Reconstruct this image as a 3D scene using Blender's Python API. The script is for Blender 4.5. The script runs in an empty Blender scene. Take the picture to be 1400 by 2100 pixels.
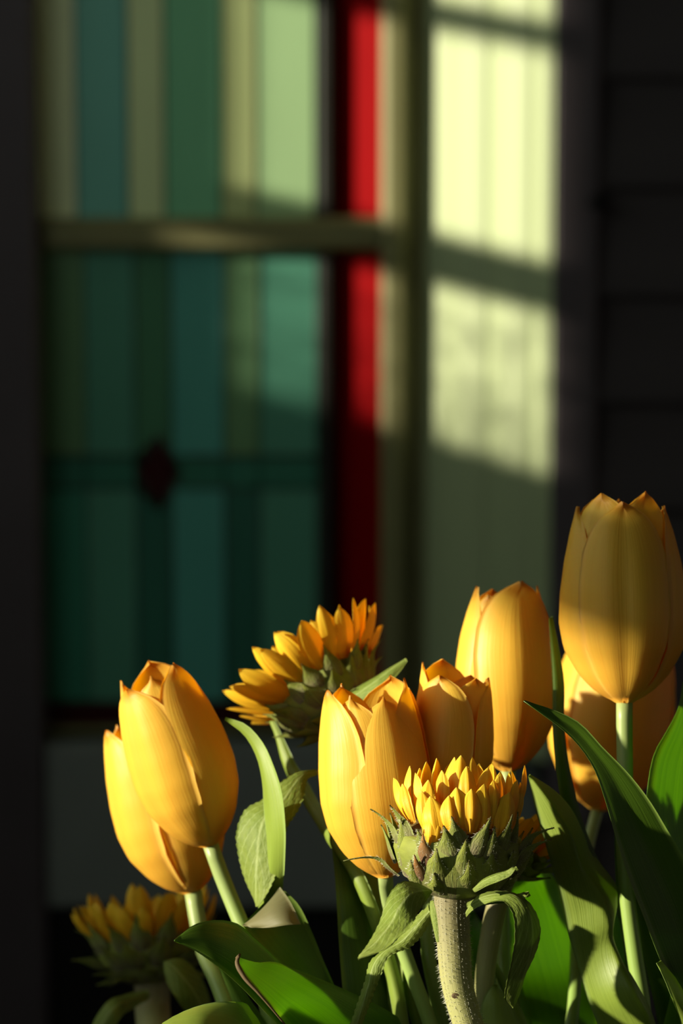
import bpy, math, random
import numpy as np
from mathutils import Vector, Matrix

random.seed(7); np.random.seed(7)
SC = bpy.context.scene
COL = SC.collection
R = math.radians

# ------------------------------------------------------------------ camera, world, sun, exposure
W, H, LENS, SENS = 1400, 2100, 105.0, 24.0
FPX = LENS / SENS * W
TILT = R(8.0)
CAM = np.array([0.0, 0.0, 1.30])
FWD = np.array([0.0, math.cos(TILT), -math.sin(TILT)])
UP = np.array([0.0, math.sin(TILT), math.cos(TILT)])
RT = np.array([1.0, 0.0, 0.0])
cd = bpy.data.cameras.new('camera')
cam = bpy.data.objects.new('camera', cd); COL.objects.link(cam)
cam.location = CAM; cam.rotation_euler = (R(90) - TILT, 0, 0)
cd.lens = LENS; cd.sensor_fit = 'HORIZONTAL'; cd.sensor_width = SENS
cd.clip_start = 0.05; cd.clip_end = 50
cd.dof.use_dof = True; cd.dof.focus_distance = 0.99; cd.dof.aperture_fstop = 11.0
SC.camera = cam

wd = bpy.data.worlds.new('world'); SC.world = wd; wd.use_nodes = True
bg = wd.node_tree.nodes['Background']
bg.inputs[0].default_value = (0.90, 1.0, 0.86, 1); bg.inputs[1].default_value = 1.30

SUN_AZ, SUN_EL = R(73), R(12)         # azimuth from the window's normal towards the left; elevation
sd = np.array([math.sin(SUN_AZ) * math.cos(SUN_EL), math.cos(SUN_AZ) * math.cos(SUN_EL), -math.sin(SUN_EL)])
sl = bpy.data.lights.new('sun', 'SUN'); so = bpy.data.objects.new('sun', sl); COL.objects.link(so)
so.location = (-3, -1, 3)
so.rotation_euler = Vector(sd).to_track_quat('-Z', 'Y').to_euler()
sl.energy = 10.4; sl.color = (1.0, 0.90, 0.69); sl.angle = R(1.0)

SC.view_settings.view_transform = 'Standard'; SC.view_settings.look = 'None'
SC.view_settings.gamma = 1; SC.view_settings.exposure = 0.0; SC.view_settings.use_curve_mapping = False

# ------------------------------------------------------------------ helpers
def P(px, py, d):
    return CAM + d * (FWD + (px - W / 2) / FPX * RT + (H / 2 - py) / FPX * UP)
def onY(px, py, Y):                    # point of the plane y = Y
    v = FWD + (px - W / 2) / FPX * RT + (H / 2 - py) / FPX * UP
    return CAM + v * (Y / v[1])
def nrm(v):
    v = np.asarray(v, float); n = np.linalg.norm(v); return v / n if n > 1e-12 else v
def curve(pts, n):                     # Catmull-Rom through pts, n samples, even in arc length
    p = np.array(pts, float)
    if len(p) == 2:
        t = np.linspace(0, 1, n)[:, None]; return p[0] * (1 - t) + p[1] * t
    ch = np.maximum(np.linalg.norm(np.diff(p, axis=0), axis=1), 1e-9); sl_ = np.diff(p, axis=0) / ch[:, None]
    tg = np.zeros_like(p); tg[0] = sl_[0]; tg[-1] = sl_[-1]
    for i in range(1, len(p) - 1): tg[i] = (sl_[i - 1] * ch[i] + sl_[i] * ch[i - 1]) / (ch[i] + ch[i - 1])
    out = []
    for i in range(len(p) - 1):
        for t in np.linspace(0, 1, 16, endpoint=False):
            h = ch[i]; out.append((2 * t ** 3 - 3 * t * t + 1) * p[i] + (t ** 3 - 2 * t * t + t) * h * tg[i] + (3 * t * t - 2 * t ** 3) * p[i + 1] + (t ** 3 - t * t) * h * tg[i + 1])
    out.append(p[-1]); out = np.array(out)
    s = np.concatenate([[0], np.cumsum(np.linalg.norm(np.diff(out, axis=0), axis=1))])
    ss = np.linspace(0, s[-1], n)
    return np.stack([np.interp(ss, s, out[:, k]) for k in range(out.shape[1])], 1)
def lut(x, xs, ys):
    return np.interp(x, xs, ys)
def smooth_lut(xs, ys):
    xx = np.linspace(0, 1, 201); y = np.interp(xx, xs, ys)
    k = np.ones(9) / 9; yp = np.pad(y, 4, mode='edge'); ysm = np.convolve(yp, k, 'valid'); ysm[0] = ys[0]; ysm[-1] = ys[-1]
    return lambda v: np.interp(v, xx, ysm)

def tag(o, label=None, cat=None, group=None, kind=None):
    if label: o['label'] = label
    if cat: o['category'] = cat
    if group: o['group'] = group
    if kind: o['kind'] = kind
    return o
def empty(name, loc, parent=None):
    o = bpy.data.objects.new(name, None); COL.objects.link(o); o.location = loc
    o.empty_display_size = 0.01
    if parent: o.parent = parent
    return o
def wloc(o):
    v = np.zeros(3)
    while o is not None:
        v = v + np.array(o.location); o = o.parent
    return v
def obj(name, verts, faces, mat, parent=None, uv=None, smooth=True, origin=None):
    """one mesh object from world-space vertices; the origin sits at the parent's (or at `origin`)"""
    base = wloc(parent) if parent else np.zeros(3)
    org = np.array(origin, float) if origin is not None else base
    me = bpy.data.meshes.new(name)
    me.from_pydata([tuple(v) for v in (np.asarray(verts) - org)], [], faces)
    if uv is not None:
        lay = me.uv_layers.new(name='UVMap')
        idx = np.empty(len(me.loops), int); me.loops.foreach_get('vertex_index', idx)
        lay.data.foreach_set('uv', np.asarray(uv)[idx].astype(np.float32).ravel())
    if smooth:
        me.polygons.foreach_set('use_smooth', [True] * len(me.polygons))
    me.materials.append(mat); me.update()
    o = bpy.data.objects.new(name, me); COL.objects.link(o)
    o.location = org - base
    if parent: o.parent = parent
    return o
def shell(grids, t):
    """closed thin shells from grids of points (rows x columns x 3); thickness t"""
    V, F, UV = [], [], []; off = 0
    for g in grids:
        g = np.asarray(g); nr, nc = g.shape[:2]
        du = np.gradient(g, axis=1); dv = np.gradient(g, axis=0)
        n = np.cross(du, dv); ln = np.linalg.norm(n, axis=2, keepdims=True); n = n / np.maximum(ln, 1e-12)
        cc = np.linspace(-1, 1, nc); edge = (1 - 0.8 * np.abs(cc) ** 6)[None, :, None]
        a = g + n * t / 2 * edge; b = g - n * t / 2 * edge
        V.append(a.reshape(-1, 3)); V.append(b.reshape(-1, 3))
        u, v = np.meshgrid(np.linspace(0, 1, nc), np.linspace(0, 1, nr))
        uv = np.stack([u, v], 2).reshape(-1, 2); UV += [uv, uv]
        N = nr * nc
        for i in range(nr - 1):
            for j in range(nc - 1):
                k = off + i * nc + j
                F.append((k, k + 1, k + nc + 1, k + nc)); F.append((N + k, N + k + nc, N + k + nc + 1, N + k + 1))
        rim = [i * nc for i in range(nr)] + [(nr - 1) * nc + j for j in range(1, nc)] + \
              [i * nc + nc - 1 for i in range(nr - 2, -1, -1)] + [j for j in range(nc - 2, 0, -1)]
        for q in range(len(rim)):
            x, y = off + rim[q], off + rim[(q + 1) % len(rim)]
            F.append((x, y, N + y, N + x)[::-1])
        off += 2 * N
    return np.vstack(V), F, np.vstack(UV)
def tube(pts, rad, n=14, ns=40, cap=True):
    c = curve(pts, ns); rr = curve([[r, 0] for r in rad], ns)[:, 0] if len(rad) > 2 else np.linspace(rad[0], rad[-1], ns)
    if len(rad) > 2: rr = np.interp(np.linspace(0, 1, ns), np.linspace(0, 1, len(rad)), rad)
    tan = np.gradient(c, axis=0); ref = np.array([0, -1.0, 0.02])
    V, F, UV = [], [], []
    for i in range(ns):
        t = nrm(tan[i]); s = nrm(np.cross(t, ref)); b = np.cross(s, t)
        for k in range(n):
            a = 2 * math.pi * k / n
            V.append(c[i] + rr[i] * (math.cos(a) * s + math.sin(a) * b)); UV.append((k / n, i / (ns - 1)))
    for i in range(ns - 1):
        for k in range(n):
            F.append((i * n + k, i * n + (k + 1) % n, (i + 1) * n + (k + 1) % n, (i + 1) * n + k))
    if cap:
        F.append(tuple(range(n))[::-1]); F.append(tuple((ns - 1) * n + k for k in range(n)))
    return np.array(V), F, np.array(UV)
def box(x0, x1, y0, y1, z0, z1, bev=0.0):
    if bev <= 0:
        V = [(x, y, z) for z in (z0, z1) for x, y in ((x0, y0), (x1, y0), (x1, y1), (x0, y1))]
        F = [(3, 2, 1, 0), (4, 5, 6, 7), (0, 1, 5, 4), (1, 2, 6, 5), (2, 3, 7, 6), (3, 0, 4, 7)]
        return np.array(V, float), F
    b = bev                            # front edges chamfered
    V = [(x0, y1, z0), (x1, y1, z0), (x1, y1, z1), (x0, y1, z1), (x0, y0 + b, z0), (x1, y0 + b, z0), (x1, y0 + b, z1), (x0, y0 + b, z1),
         (x0 + b, y0, z0 + b), (x1 - b, y0, z0 + b), (x1 - b, y0, z1 - b), (x0 + b, y0, z1 - b)]
    F = [(1, 0, 3, 2), (0, 1, 5, 4), (1, 2, 6, 5), (2, 3, 7, 6), (3, 0, 4, 7), (4, 5, 9, 8), (5, 6, 10, 9), (6, 7, 11, 10), (7, 4, 8, 11), (8, 9, 10, 11)]
    return np.array(V, float), F
def lathe(prof, c, n=40):
    V, F = [], []
    for r, z in prof:
        for k in range(n):
            a = 2 * math.pi * k / n; V.append((c[0] + r * math.cos(a), c[1] + r * math.sin(a), z))
    for i in range(len(prof) - 1):
        for k in range(n):
            F.append((i * n + k, i * n + (k + 1) % n, (i + 1) * n + (k + 1) % n, (i + 1) * n + k))
    return np.array(V), F

# ------------------------------------------------------------------ materials
def newmat(name):
    m = bpy.data.materials.new(name); m.use_nodes = True
    nt = m.node_tree; nt.nodes.clear()
    out = nt.nodes.new('ShaderNodeOutputMaterial')
    return m, nt, out
def nd(nt, typ, **kw):
    n = nt.nodes.new(typ)
    for k, v in kw.items():
        if k.startswith('i_'):
            n.inputs[k[2:].replace('_', ' ')].default_value = v
        else: setattr(n, k, v)
    return n
def ramp(nt, stops):
    r = nt.nodes.new('ShaderNodeValToRGB'); el = r.color_ramp.elements
    while len(el) < len(stops): el.new(0.5)
    for e, (p, c) in zip(el, stops): e.position = p; e.color = (*c, 1)
    return r
def mix(nt, fac, a, b, blend='MIX'):
    m = nt.nodes.new('ShaderNodeMix'); m.data_type = 'RGBA'; m.blend_type = blend
    for sock, val in ((m.inputs[0], fac), (m.inputs[6], a), (m.inputs[7], b)):
        if hasattr(val, 'links'): nt.links.new(val, sock)
        elif isinstance(val, tuple): sock.default_value = (*val, 1)
        else: sock.default_value = val
    return m.outputs[2]
def streaks(nt, su, sv, detail=3, scale=1.0):
    tc = nt.nodes.new('ShaderNodeUVMap'); tc.uv_map = 'UVMap'
    mp = nt.nodes.new('ShaderNodeMapping'); mp.inputs['Scale'].default_value = (su, sv, 1)
    oi = nt.nodes.new('ShaderNodeObjectInfo')
    ad = nt.nodes.new('ShaderNodeVectorMath'); ad.operation = 'ADD'
    sc = nt.nodes.new('ShaderNodeVectorMath'); sc.operation = 'SCALE'; sc.inputs[0].default_value = (37, 11, 5)
    nt.links.new(oi.outputs['Random'], sc.inputs['Scale'])
    nt.links.new(tc.outputs[0], mp.inputs[0]); nt.links.new(mp.outputs[0], ad.inputs[0]); nt.links.new(sc.outputs[0], ad.inputs[1])
    nz = nd(nt, 'ShaderNodeTexNoise', i_Scale=scale, i_Detail=detail, i_Roughness=0.55)
    nt.links.new(ad.outputs[0], nz.inputs['Vector'])
    return nz.outputs[0], tc
def organic(name, stops, trans, tcol, rough, streak=(40, 2), samt=0.35, dark=(0.7, 0.6, 0.5), bump=0.15, spec=0.4, edge=None, veins=None, coat=0.0, bscale=0.0006):
    """thin plant tissue: colour along its length, streaks, light coming through"""
    m, nt, out = newmat(name); L = nt.links.new
    st, tc = streaks(nt, streak[0], streak[1])
    sep = nt.nodes.new('ShaderNodeSeparateXYZ'); L(tc.outputs[0], sep.inputs[0])
    rp = ramp(nt, stops); L(sep.outputs[1], rp.inputs[0]); col = rp.outputs[0]
    sr = ramp(nt, [(0.35, (0, 0, 0)), (0.7, (1, 1, 1))]); L(st, sr.inputs[0])
    fm = nd(nt, 'ShaderNodeMath', operation='MULTIPLY'); L(sr.outputs[0], fm.inputs[0]); fm.inputs[1].default_value = samt
    darkc = mix(nt, 1.0, col, dark, 'MULTIPLY'); col = mix(nt, fm.outputs[0], col, darkc)
    # distance from the midrib, 0..1
    s1 = nd(nt, 'ShaderNodeMath', operation='SUBTRACT'); L(sep.outputs[0], s1.inputs[0]); s1.inputs[1].default_value = 0.5
    s2 = nd(nt, 'ShaderNodeMath', operation='ABSOLUTE'); L(s1.outputs[0], s2.inputs[0])
    s3 = nd(nt, 'ShaderNodeMath', operation='MULTIPLY'); L(s2.outputs[0], s3.inputs[0]); s3.inputs[1].default_value = 2
    hgt = st
    if edge:
        er = ramp(nt, [(0.8, (0, 0, 0)), (1.0, (1, 1, 1))]); L(s3.outputs[0], er.inputs[0]); col = mix(nt, er.outputs[0], col, edge)
    if veins:
        vcol, nside = veins
        mr = ramp(nt, [(0.0, (1, 1, 1)), (0.09, (0, 0, 0))]); L(s3.outputs[0], mr.inputs[0]); v = mr.outputs[0]
        if nside:
            a = nd(nt, 'ShaderNodeMath', operation='MULTIPLY_ADD'); L(s3.outputs[0], a.inputs[0]); a.inputs[1].default_value = -0.32; L(sep.outputs[1], a.inputs[2])
            b = nd(nt, 'ShaderNodeMath', operation='MULTIPLY'); L(a.outputs[0], b.inputs[0]); b.inputs[1].default_value = nside
            c = nd(nt, 'ShaderNodeMath', operation='PINGPONG'); L(b.outputs[0], c.inputs[0]); c.inputs[1].default_value = 0.5
            vr = ramp(nt, [(0.0, (.8, .8, .8)), (0.07, (0, 0, 0))]); L(c.outputs[0], vr.inputs[0])
            v = mix(nt, 1.0, v, vr.outputs[0], 'LIGHTEN')
        col = mix(nt, v, col, vcol)
    pb = nt.nodes.new('ShaderNodeBsdfPrincipled'); L(col, pb.inputs['Base Color'])
    pb.inputs['Roughness'].default_value = rough; pb.inputs['Specular IOR Level'].default_value = spec
    pb.inputs['Coat Weight'].default_value = coat; pb.inputs['Coat Roughness'].default_value = 0.25
    bp = nd(nt, 'ShaderNodeBump', i_Strength=bump, i_Distance=bscale); L(hgt, bp.inputs['Height'])
    L(bp.outputs[0], pb.inputs['Normal'])
    tr = nt.nodes.new('ShaderNodeBsdfTranslucent')
    L(mix(nt, 1.0, col, tcol, 'MULTIPLY'), tr.inputs[0]); L(bp.outputs[0], tr.inputs[1])
    ms = nt.nodes.new('ShaderNodeMixShader'); ms.inputs[0].default_value = trans
    L(pb.outputs[0], ms.inputs[1]); L(tr.outputs[0], ms.inputs[2]); L(ms.outputs[0], out.inputs[0])
    return m
def paint(name, c, rough=0.6, var=0.25, scale=14, spec=0.3, bump=0.1, stretch=(1, 1, 1)):
    m, nt, out = newmat(name); L = nt.links.new
    tc = nt.nodes.new('ShaderNodeTexCoord'); mp = nt.nodes.new('ShaderNodeMapping'); mp.inputs['Scale'].default_value = stretch
    nz = nd(nt, 'ShaderNodeTexNoise', i_Scale=scale, i_Detail=5)
    L(tc.outputs['Object'], mp.inputs[0]); L(mp.outputs[0], nz.inputs['Vector'])
    col = mix(nt, nz.outputs[0], tuple(x * (1 - var) for x in c), tuple(x * (1 + var) for x in c))
    pb = nt.nodes.new('ShaderNodeBsdfPrincipled'); L(col, pb.inputs['Base Color'])
    pb.inputs['Roughness'].default_value = rough; pb.inputs['Specular IOR Level'].default_value = spec
    bp = nd(nt, 'ShaderNodeBump', i_Strength=bump, i_Distance=0.001); L(nz.outputs[0], bp.inputs['Height']); L(bp.outputs[0], pb.inputs['Normal'])
    L(pb.outputs[0], out.inputs[0]); return m
def glassmat(name, c):
    return paint(name, c, rough=0.25, var=0.18, scale=9, spec=0.35, bump=0.08, stretch=(1, 1, 0.4))

M_TULIP = organic('tulip_petal_yellow', [(0, (.88, .55, .08)), (.12, (.91, .63, .08)), (.5, (.93, .685, .085)), (.93, (.94, .72, .10)), (1, (.78, .38, .03))],
                0.55, (1.0, .86, .25), 0.42, streak=(55, 1.6), samt=0.22, dark=(.95, .80, .5), bump=0.22, spec=0.4, edge=(.97, .70, .14))
M_RAY = organic('sunflower_petal_yellow', [(0, (.86, .46, .02)), (.35, (.92, .60, .025)), (.8, (.96, .72, .045)), (1, (.96, .76, .07))],
                0.42, (1.0, .8, .3), 0.45, streak=(22, 1.2), samt=0.35, dark=(.92, .72, .4), bump=0.35, spec=0.35)
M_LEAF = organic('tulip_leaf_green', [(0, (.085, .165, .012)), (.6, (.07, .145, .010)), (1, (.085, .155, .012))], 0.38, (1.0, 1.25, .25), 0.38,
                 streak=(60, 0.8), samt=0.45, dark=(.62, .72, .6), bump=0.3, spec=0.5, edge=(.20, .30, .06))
M_LEAFLIT = organic('tulip_leaf_sunlit', [(0, (.27, .36, .055)), (.6, (.25, .34, .05)), (1, (.28, .36, .06))], 0.34, (1.0, 1.1, .3), 0.42,
                 streak=(60, 0.8), samt=0.4, dark=(.66, .75, .6), bump=0.3, spec=0.45, edge=(.30, .42, .12))  # paler copy of the leaf green, sunlight put into its colour
M_LEAFGLOW = organic('tulip_leaf_backlit', [(0, (.095, .25, .012)), (.6, (.085, .23, .010)), (1, (.11, .26, .016))], 0.55, (3.8, 2.5, 1.2), 0.4,
                 streak=(60, 0.8), samt=0.5, dark=(.55, .68, .5), bump=0.3, spec=0.45, edge=(.13, .29, .03))  # backlit copy: transmission colour boosted so these leaves glow against the sun
M_SLEAF = organic('sunflower_leaf_green', [(0, (.21, .265, .045)), (.5, (.185, .25, .038)), (1, (.20, .25, .045))], 0.30, (1.0, 1.2, .25), 0.6,
                  streak=(9, 14), samt=0.5, dark=(.6, .7, .6), bump=0.5, spec=0.3, veins=((.33, .40, .14), 9), bscale=0.0012)
M_BRACT = organic('sunflower_bract_green', [(0, (.17, .14, .09)), (.25, (.20, .19, .08)), (.6, (.21, .245, .042)), (.9, (.27, .30, .05)), (1, (.13, .09, .04))],
                  0.18, (1.0, 1.2, .3), 0.65, streak=(14, 9), samt=0.6, dark=(.55, .55, .6), bump=0.5, spec=0.25, edge=(.24, .28, .08), veins=((.22, .27, .08), 0), bscale=0.001)
M_BRACTDRY = organic('dried_bract_brown', [(0, (.14, .07, .05)), (.5, (.22, .12, .04)), (1, (.40, .17, .03))], 0.2, (1.0, .8, .4), 0.7, streak=(12, 6), samt=0.5)
M_STEM = organic('tulip_stem_green', [(0, (.30, .38, .14)), (.15, (.26, .38, .09)), (1, (.12, .25, .04))], 0.12, (1, 1.2, .3), 0.4, streak=(12, 6), samt=0.25, bump=0.1)
M_SSTEM = organic('sunflower_stem', [(0, (.20, .17, .09)), (.1, (.34, .34, .13)), (.5, (.34, .36, .13)), (1, (.36, .34, .12))], 0.08, (1, 1.1, .3), 0.6, streak=(16, 6), samt=0.5,
                  dark=(.6, .62, .55), bump=0.5)
M_FUZZ = organic('plant_hair_white', [(0, (.55, .55, .42)), (1, (.75, .75, .62))], 0.4, (1, 1, .9), 0.5, samt=0)
M_DISC = paint('sunflower_disc', (.10, .07, .015), .8, .5, 900, bump=.6)
M_DRY = paint('dried_leaf_edge', (.085, .055, .022), .7, .4, 300)
M_CHAR = paint('charcoal_paint', (.074, .062, .070), .55, .2, 10, spec=.12)
M_BOARD = paint('charcoal_weatherboard', (.049, .042, .045), .6, .25, 8, spec=.10, stretch=(.3, 1, 3))
M_BLACK = paint('black_paint_and_shade', (.010, .010, .010), .7, .2, 8, spec=.1)
M_APRON = paint('grey_green_paint', (.19, .21, .20), .6, .12, 10, spec=.15)
M_SAGE = paint('pale_sage_paint', (.305, .36, .20), .5, .10, 12, spec=.25, stretch=(1, 1, .2))
M_OLIVE = paint('olive_paint', (.17, .165, .075), .5, .15, 12, spec=.25)
M_LEAD = paint('lead_came', (.022, .026, .022), .5, .3, 30)
M_RED = paint('red_glass', (.17, .001, .002), rough=.6, var=.15, scale=9, spec=.02, bump=.05)
M_REDDARK = glassmat('dark_red_glass', (.035, .005, .006))
M_PORCH = paint('dark_porch_paint', (.05, .05, .05), .7, .2, 4)
M_STONE = paint('grey_boards', (.26, .27, .23), .7, .2, 8)
M_FLOOR = paint('dark_floor_paint', (.03, .03, .03), .6, .3, 6)
M_WOOD = paint('dark_table_wood', (.05, .035, .025), .5, .3, 14, stretch=(1, 8, 1))
M_CERAM = paint('grey_ceramic', (.09, .10, .10), .3, .1, 10)
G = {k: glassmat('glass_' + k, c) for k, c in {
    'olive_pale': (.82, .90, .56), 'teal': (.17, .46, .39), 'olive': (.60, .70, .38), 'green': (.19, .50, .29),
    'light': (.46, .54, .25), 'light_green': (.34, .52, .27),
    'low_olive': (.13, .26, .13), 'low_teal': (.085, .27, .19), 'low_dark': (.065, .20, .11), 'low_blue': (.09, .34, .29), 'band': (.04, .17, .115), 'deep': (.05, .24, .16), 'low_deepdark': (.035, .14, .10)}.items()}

# ------------------------------------------------------------------ the setting
YG = 3.0                                # plane of the glass
def xg(px, Y=YG, py=700): return onY(px, py, Y)[0]
def zg(py, Y=YG): return onY(700, py, Y)[2]
floor = obj('floor', *box(-3.2, 3.2, -3.0, 3.2, -0.05, 0.0), M_FLOOR, smooth=False); tag(floor, kind='structure')
# the porch: dark ceiling and walls on the right and behind, open to the left above the low wall
tag(obj('ceiling', *box(-1.35, 2.2, -2.6, 3.2, 2.45, 2.53), M_PORCH, smooth=False), kind='structure')
tag(obj('wall_right', *box(2.1, 2.2, -2.6, 3.06, 0, 2.45), M_PORCH, smooth=False), kind='structure')
tag(obj('wall_front', *box(-1.2, 2.2, -2.7, -2.6, 0, 2.45), M_PORCH, smooth=False), kind='structure')
# house wall behind the window: backing, then each weatherboard a piece of its own
YR = 2.87
TRIM_X0, TRIM_X1 = xg(1132, YR), xg(1226, YR)
LEFT_X1 = xg(78, 2.958); LEFT_X0 = LEFT_X1 - 0.16
TOPZ = 2.45
wall = obj('wall_back', *box(-3.2, 3.2, 3.06, 3.2, 0.0, TOPZ), M_BLACK, smooth=False); tag(wall, kind='structure')
bh = 0.104; zb = zg(603, 2.93)
bm_cache = {}
def board(x0, x1, z, dy):
    key = (x0, x1)
    if key not in bm_cache:
        V = np.array([(x, y, zz) for x in (x0, x1) for (y, zz) in ((2.925, 0.0), (2.921, 0.004), (2.936, bh + 0.012), (2.944, bh + 0.012), (2.944, 0.0))])
        F = [(0, 1, 6, 5), (1, 2, 7, 6), (2, 3, 8, 7), (3, 4, 9, 8), (4, 0, 5, 9), (4, 3, 2, 1, 0), (5, 6, 7, 8, 9)]
        me = bpy.data.meshes.new('clapboard'); me.from_pydata([tuple(v) for v in V], [], F); me.materials.append(M_BOARD); bm_cache[key] = me
    o = bpy.data.objects.new('clapboard', bm_cache[key]); COL.objects.link(o); o.parent = wall; o.location = (0, dy, z)
k0 = int((zb - 0.05) / bh)
for k in range(-k0, int((TOPZ - zb) / bh)):
    board(TRIM_X1, 1.7, zb + k * bh, YR - 2.915); board(-1.7, LEFT_X0, zb + k * bh, .04)
obj('sheathing', *box(TRIM_X0, 1.7, YR + .029, 3.06, 0, TOPZ), M_BLACK, wall, smooth=False)
obj('sheathing', *box(-1.7, LEFT_X0, 2.984, 3.06, 0, TOPZ), M_BLACK, wall, smooth=False)
# trims beside the window
t1 = obj('trim_1', *box(LEFT_X0, LEFT_X1, 2.958, 3.06, 0.0, TOPZ, .004), M_CHAR, smooth=False); tag(t1, 'wide charcoal trim board left of the stained glass window', kind='structure')
t2 = obj('trim_2', *box(TRIM_X0, TRIM_X1, YR, 2.95, 0.0, TOPZ, .004), M_CHAR, smooth=False); tag(t2, 'charcoal corner trim right of the sunlit sage jamb', kind='structure')
V, F = lathe([(0.0001, 0), (.006, 0), (.0075, .004), (.0055, .009), (.0001, .011)], (0, 0), 14)
c = onY(1223, 415, YR); V = np.stack([V[:, 0] + c[0], c[1] - V[:, 2], V[:, 1] + c[2]], 1)
obj('knob', V, F, M_BLACK, wall)
# fluted sage jamb, splayed towards the room's left
XJ0, XJ1 = xg(874, 2.975), xg(1132, YR)
prof = []
for i in range(73):
    s = i / 72; x = XJ0 + (XJ1 - XJ0) * s; y = 2.975 - (2.973 - YR) * s
    # quirk, two broad reeds, small bead
    def reed(a, b, h): return h * math.sin(math.pi * (s - a) / (b - a)) ** .6 if a < s < b else 0
    y -= reed(.16, .50, .0058) + reed(.52, .84, .0062) + reed(.86, .97, .003)
    prof.append((x, y))
ZB = zg(1505)
V = []; F = []
for z in (ZB, TOPZ):
    for x, y in prof: V.append((x, y, z))
    V.append((prof[-1][0], 3.06, z)); V.append((prof[0][0], 3.06, z))
n = len(prof) + 2
F = [(i, (i + 1) % n, n + (i + 1) % n, n + i) for i in range(n)] + [tuple(range(n))[::-1], tuple(range(n, 2 * n))]
jamb = obj('trim_3', np.array(V), F, M_SAGE, smooth=False); tag(jamb, 'pale sage reeded window jamb catching the low sun', kind='structure')
# apron under the window and the wall below it, its shade put in as black
ap = obj('trim_4', *box(LEFT_X1, XJ1, 2.965, 3.06, zg(1862, 2.965), ZB - .004, .003), M_APRON, smooth=False); tag(ap, 'dull grey panel under the stained glass window', kind='structure')
pl = obj('trim_5', *box(LEFT_X1, TRIM_X0, 2.975, 3.06, 0.0, zg(1862, 2.965)), M_BLACK, smooth=False); tag(pl, 'shaded wall below the grey panel, coloured black', kind='structure')

win = empty('window_1', (0, YG, zg(480))); tag(win, kind='structure')
def pbox(name, px0, px1, py0, py1, y0, y1, mat, bev=.002, parent=win, ref=None):
    ym = y0 if ref is None else ref
    return obj(name, *box(xg(px0, ym), xg(px1, ym), y0, y1, zg(py1, ym), zg(py0, ym), bev), mat, parent, smooth=False)
TOPPY = -700
tag(pbox('meeting_rail', 84, 786, 447, 513, 2.980, 3.03, M_OLIVE, .005), 'olive meeting rail')
tag(pbox('stile', 782, 836, TOPPY, 1505, 2.958, 3.03, M_OLIVE, .006), 'olive side stile')
pbox('stile_rebate', 836, 876, TOPPY, 1505, 2.976, 3.03, M_OLIVE, .002)
def pane(px0, px1, py0, py1, key, pts=None):
    g = 2
    if pts is None: pts = [(px0 + g, py1 - g), (px1 - g, py1 - g), (px1 - g, py0 + g), (px0 + g, py0 + g)]
    q = [onY(x, y, YG) for x, y in pts]; m = len(q)
    # keep verticals vertical: x from a common height
    q = [np.array([xg(x), YG, p[2]]) for (x, y), p in zip(pts, q)]
    V = np.array(q + [p + np.array([0, .004, 0]) for p in q])
    F = [tuple(range(m)), tuple(range(m, 2 * m))[::-1]] + [((i + 1) % m, i, m + i, m + (i + 1) % m) for i in range(m)]
    return obj('pane', V, F, G[key] if isinstance(key, str) else key, win, smooth=False)
def came(px0, py0, px1, py1, w=5):
    a = np.array([xg(px0), YG, zg(py0)]); b = np.array([xg(px1), YG, zg(py1)])
    return obj('lead_came', *tube([a, b], [w * YG / FPX / 2] * 2, 8, 2)[:2], M_LEAD, win)
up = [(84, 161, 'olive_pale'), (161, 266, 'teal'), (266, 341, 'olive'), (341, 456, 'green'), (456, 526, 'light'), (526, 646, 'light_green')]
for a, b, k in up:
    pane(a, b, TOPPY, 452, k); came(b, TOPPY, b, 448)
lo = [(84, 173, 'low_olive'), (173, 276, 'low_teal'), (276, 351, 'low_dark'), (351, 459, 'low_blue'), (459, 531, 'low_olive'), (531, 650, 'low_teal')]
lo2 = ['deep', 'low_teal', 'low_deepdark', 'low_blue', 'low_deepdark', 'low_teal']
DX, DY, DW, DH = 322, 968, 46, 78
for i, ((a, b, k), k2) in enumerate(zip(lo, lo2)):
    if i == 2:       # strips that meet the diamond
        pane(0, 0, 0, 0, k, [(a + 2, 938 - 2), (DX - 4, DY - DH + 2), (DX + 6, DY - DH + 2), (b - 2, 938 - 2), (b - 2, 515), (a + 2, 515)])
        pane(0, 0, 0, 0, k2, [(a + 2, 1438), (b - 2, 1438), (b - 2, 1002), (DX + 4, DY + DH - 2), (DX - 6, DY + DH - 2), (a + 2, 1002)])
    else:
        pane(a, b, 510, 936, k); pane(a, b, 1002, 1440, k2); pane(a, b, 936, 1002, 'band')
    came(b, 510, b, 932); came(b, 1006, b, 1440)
tag(pane(0, 0, 0, 0, M_REDDARK, [(DX, DY + DH), (DX + DW, DY), (DX, DY - DH), (DX - DW, DY)]), 'dark red diamond pane')
for sx, sy in ((1, 1), (1, -1), (-1, 1), (-1, -1)): came(DX + sx * DW, DY, DX, DY + sy * DH, 9)
came(84, 936, DX - DW, 936, 8); came(DX + DW, 936, 652, 936, 8); came(84, 1002, DX - DW, 1002, 6); came(DX + DW, 1002, 652, 1002, 6)
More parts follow.
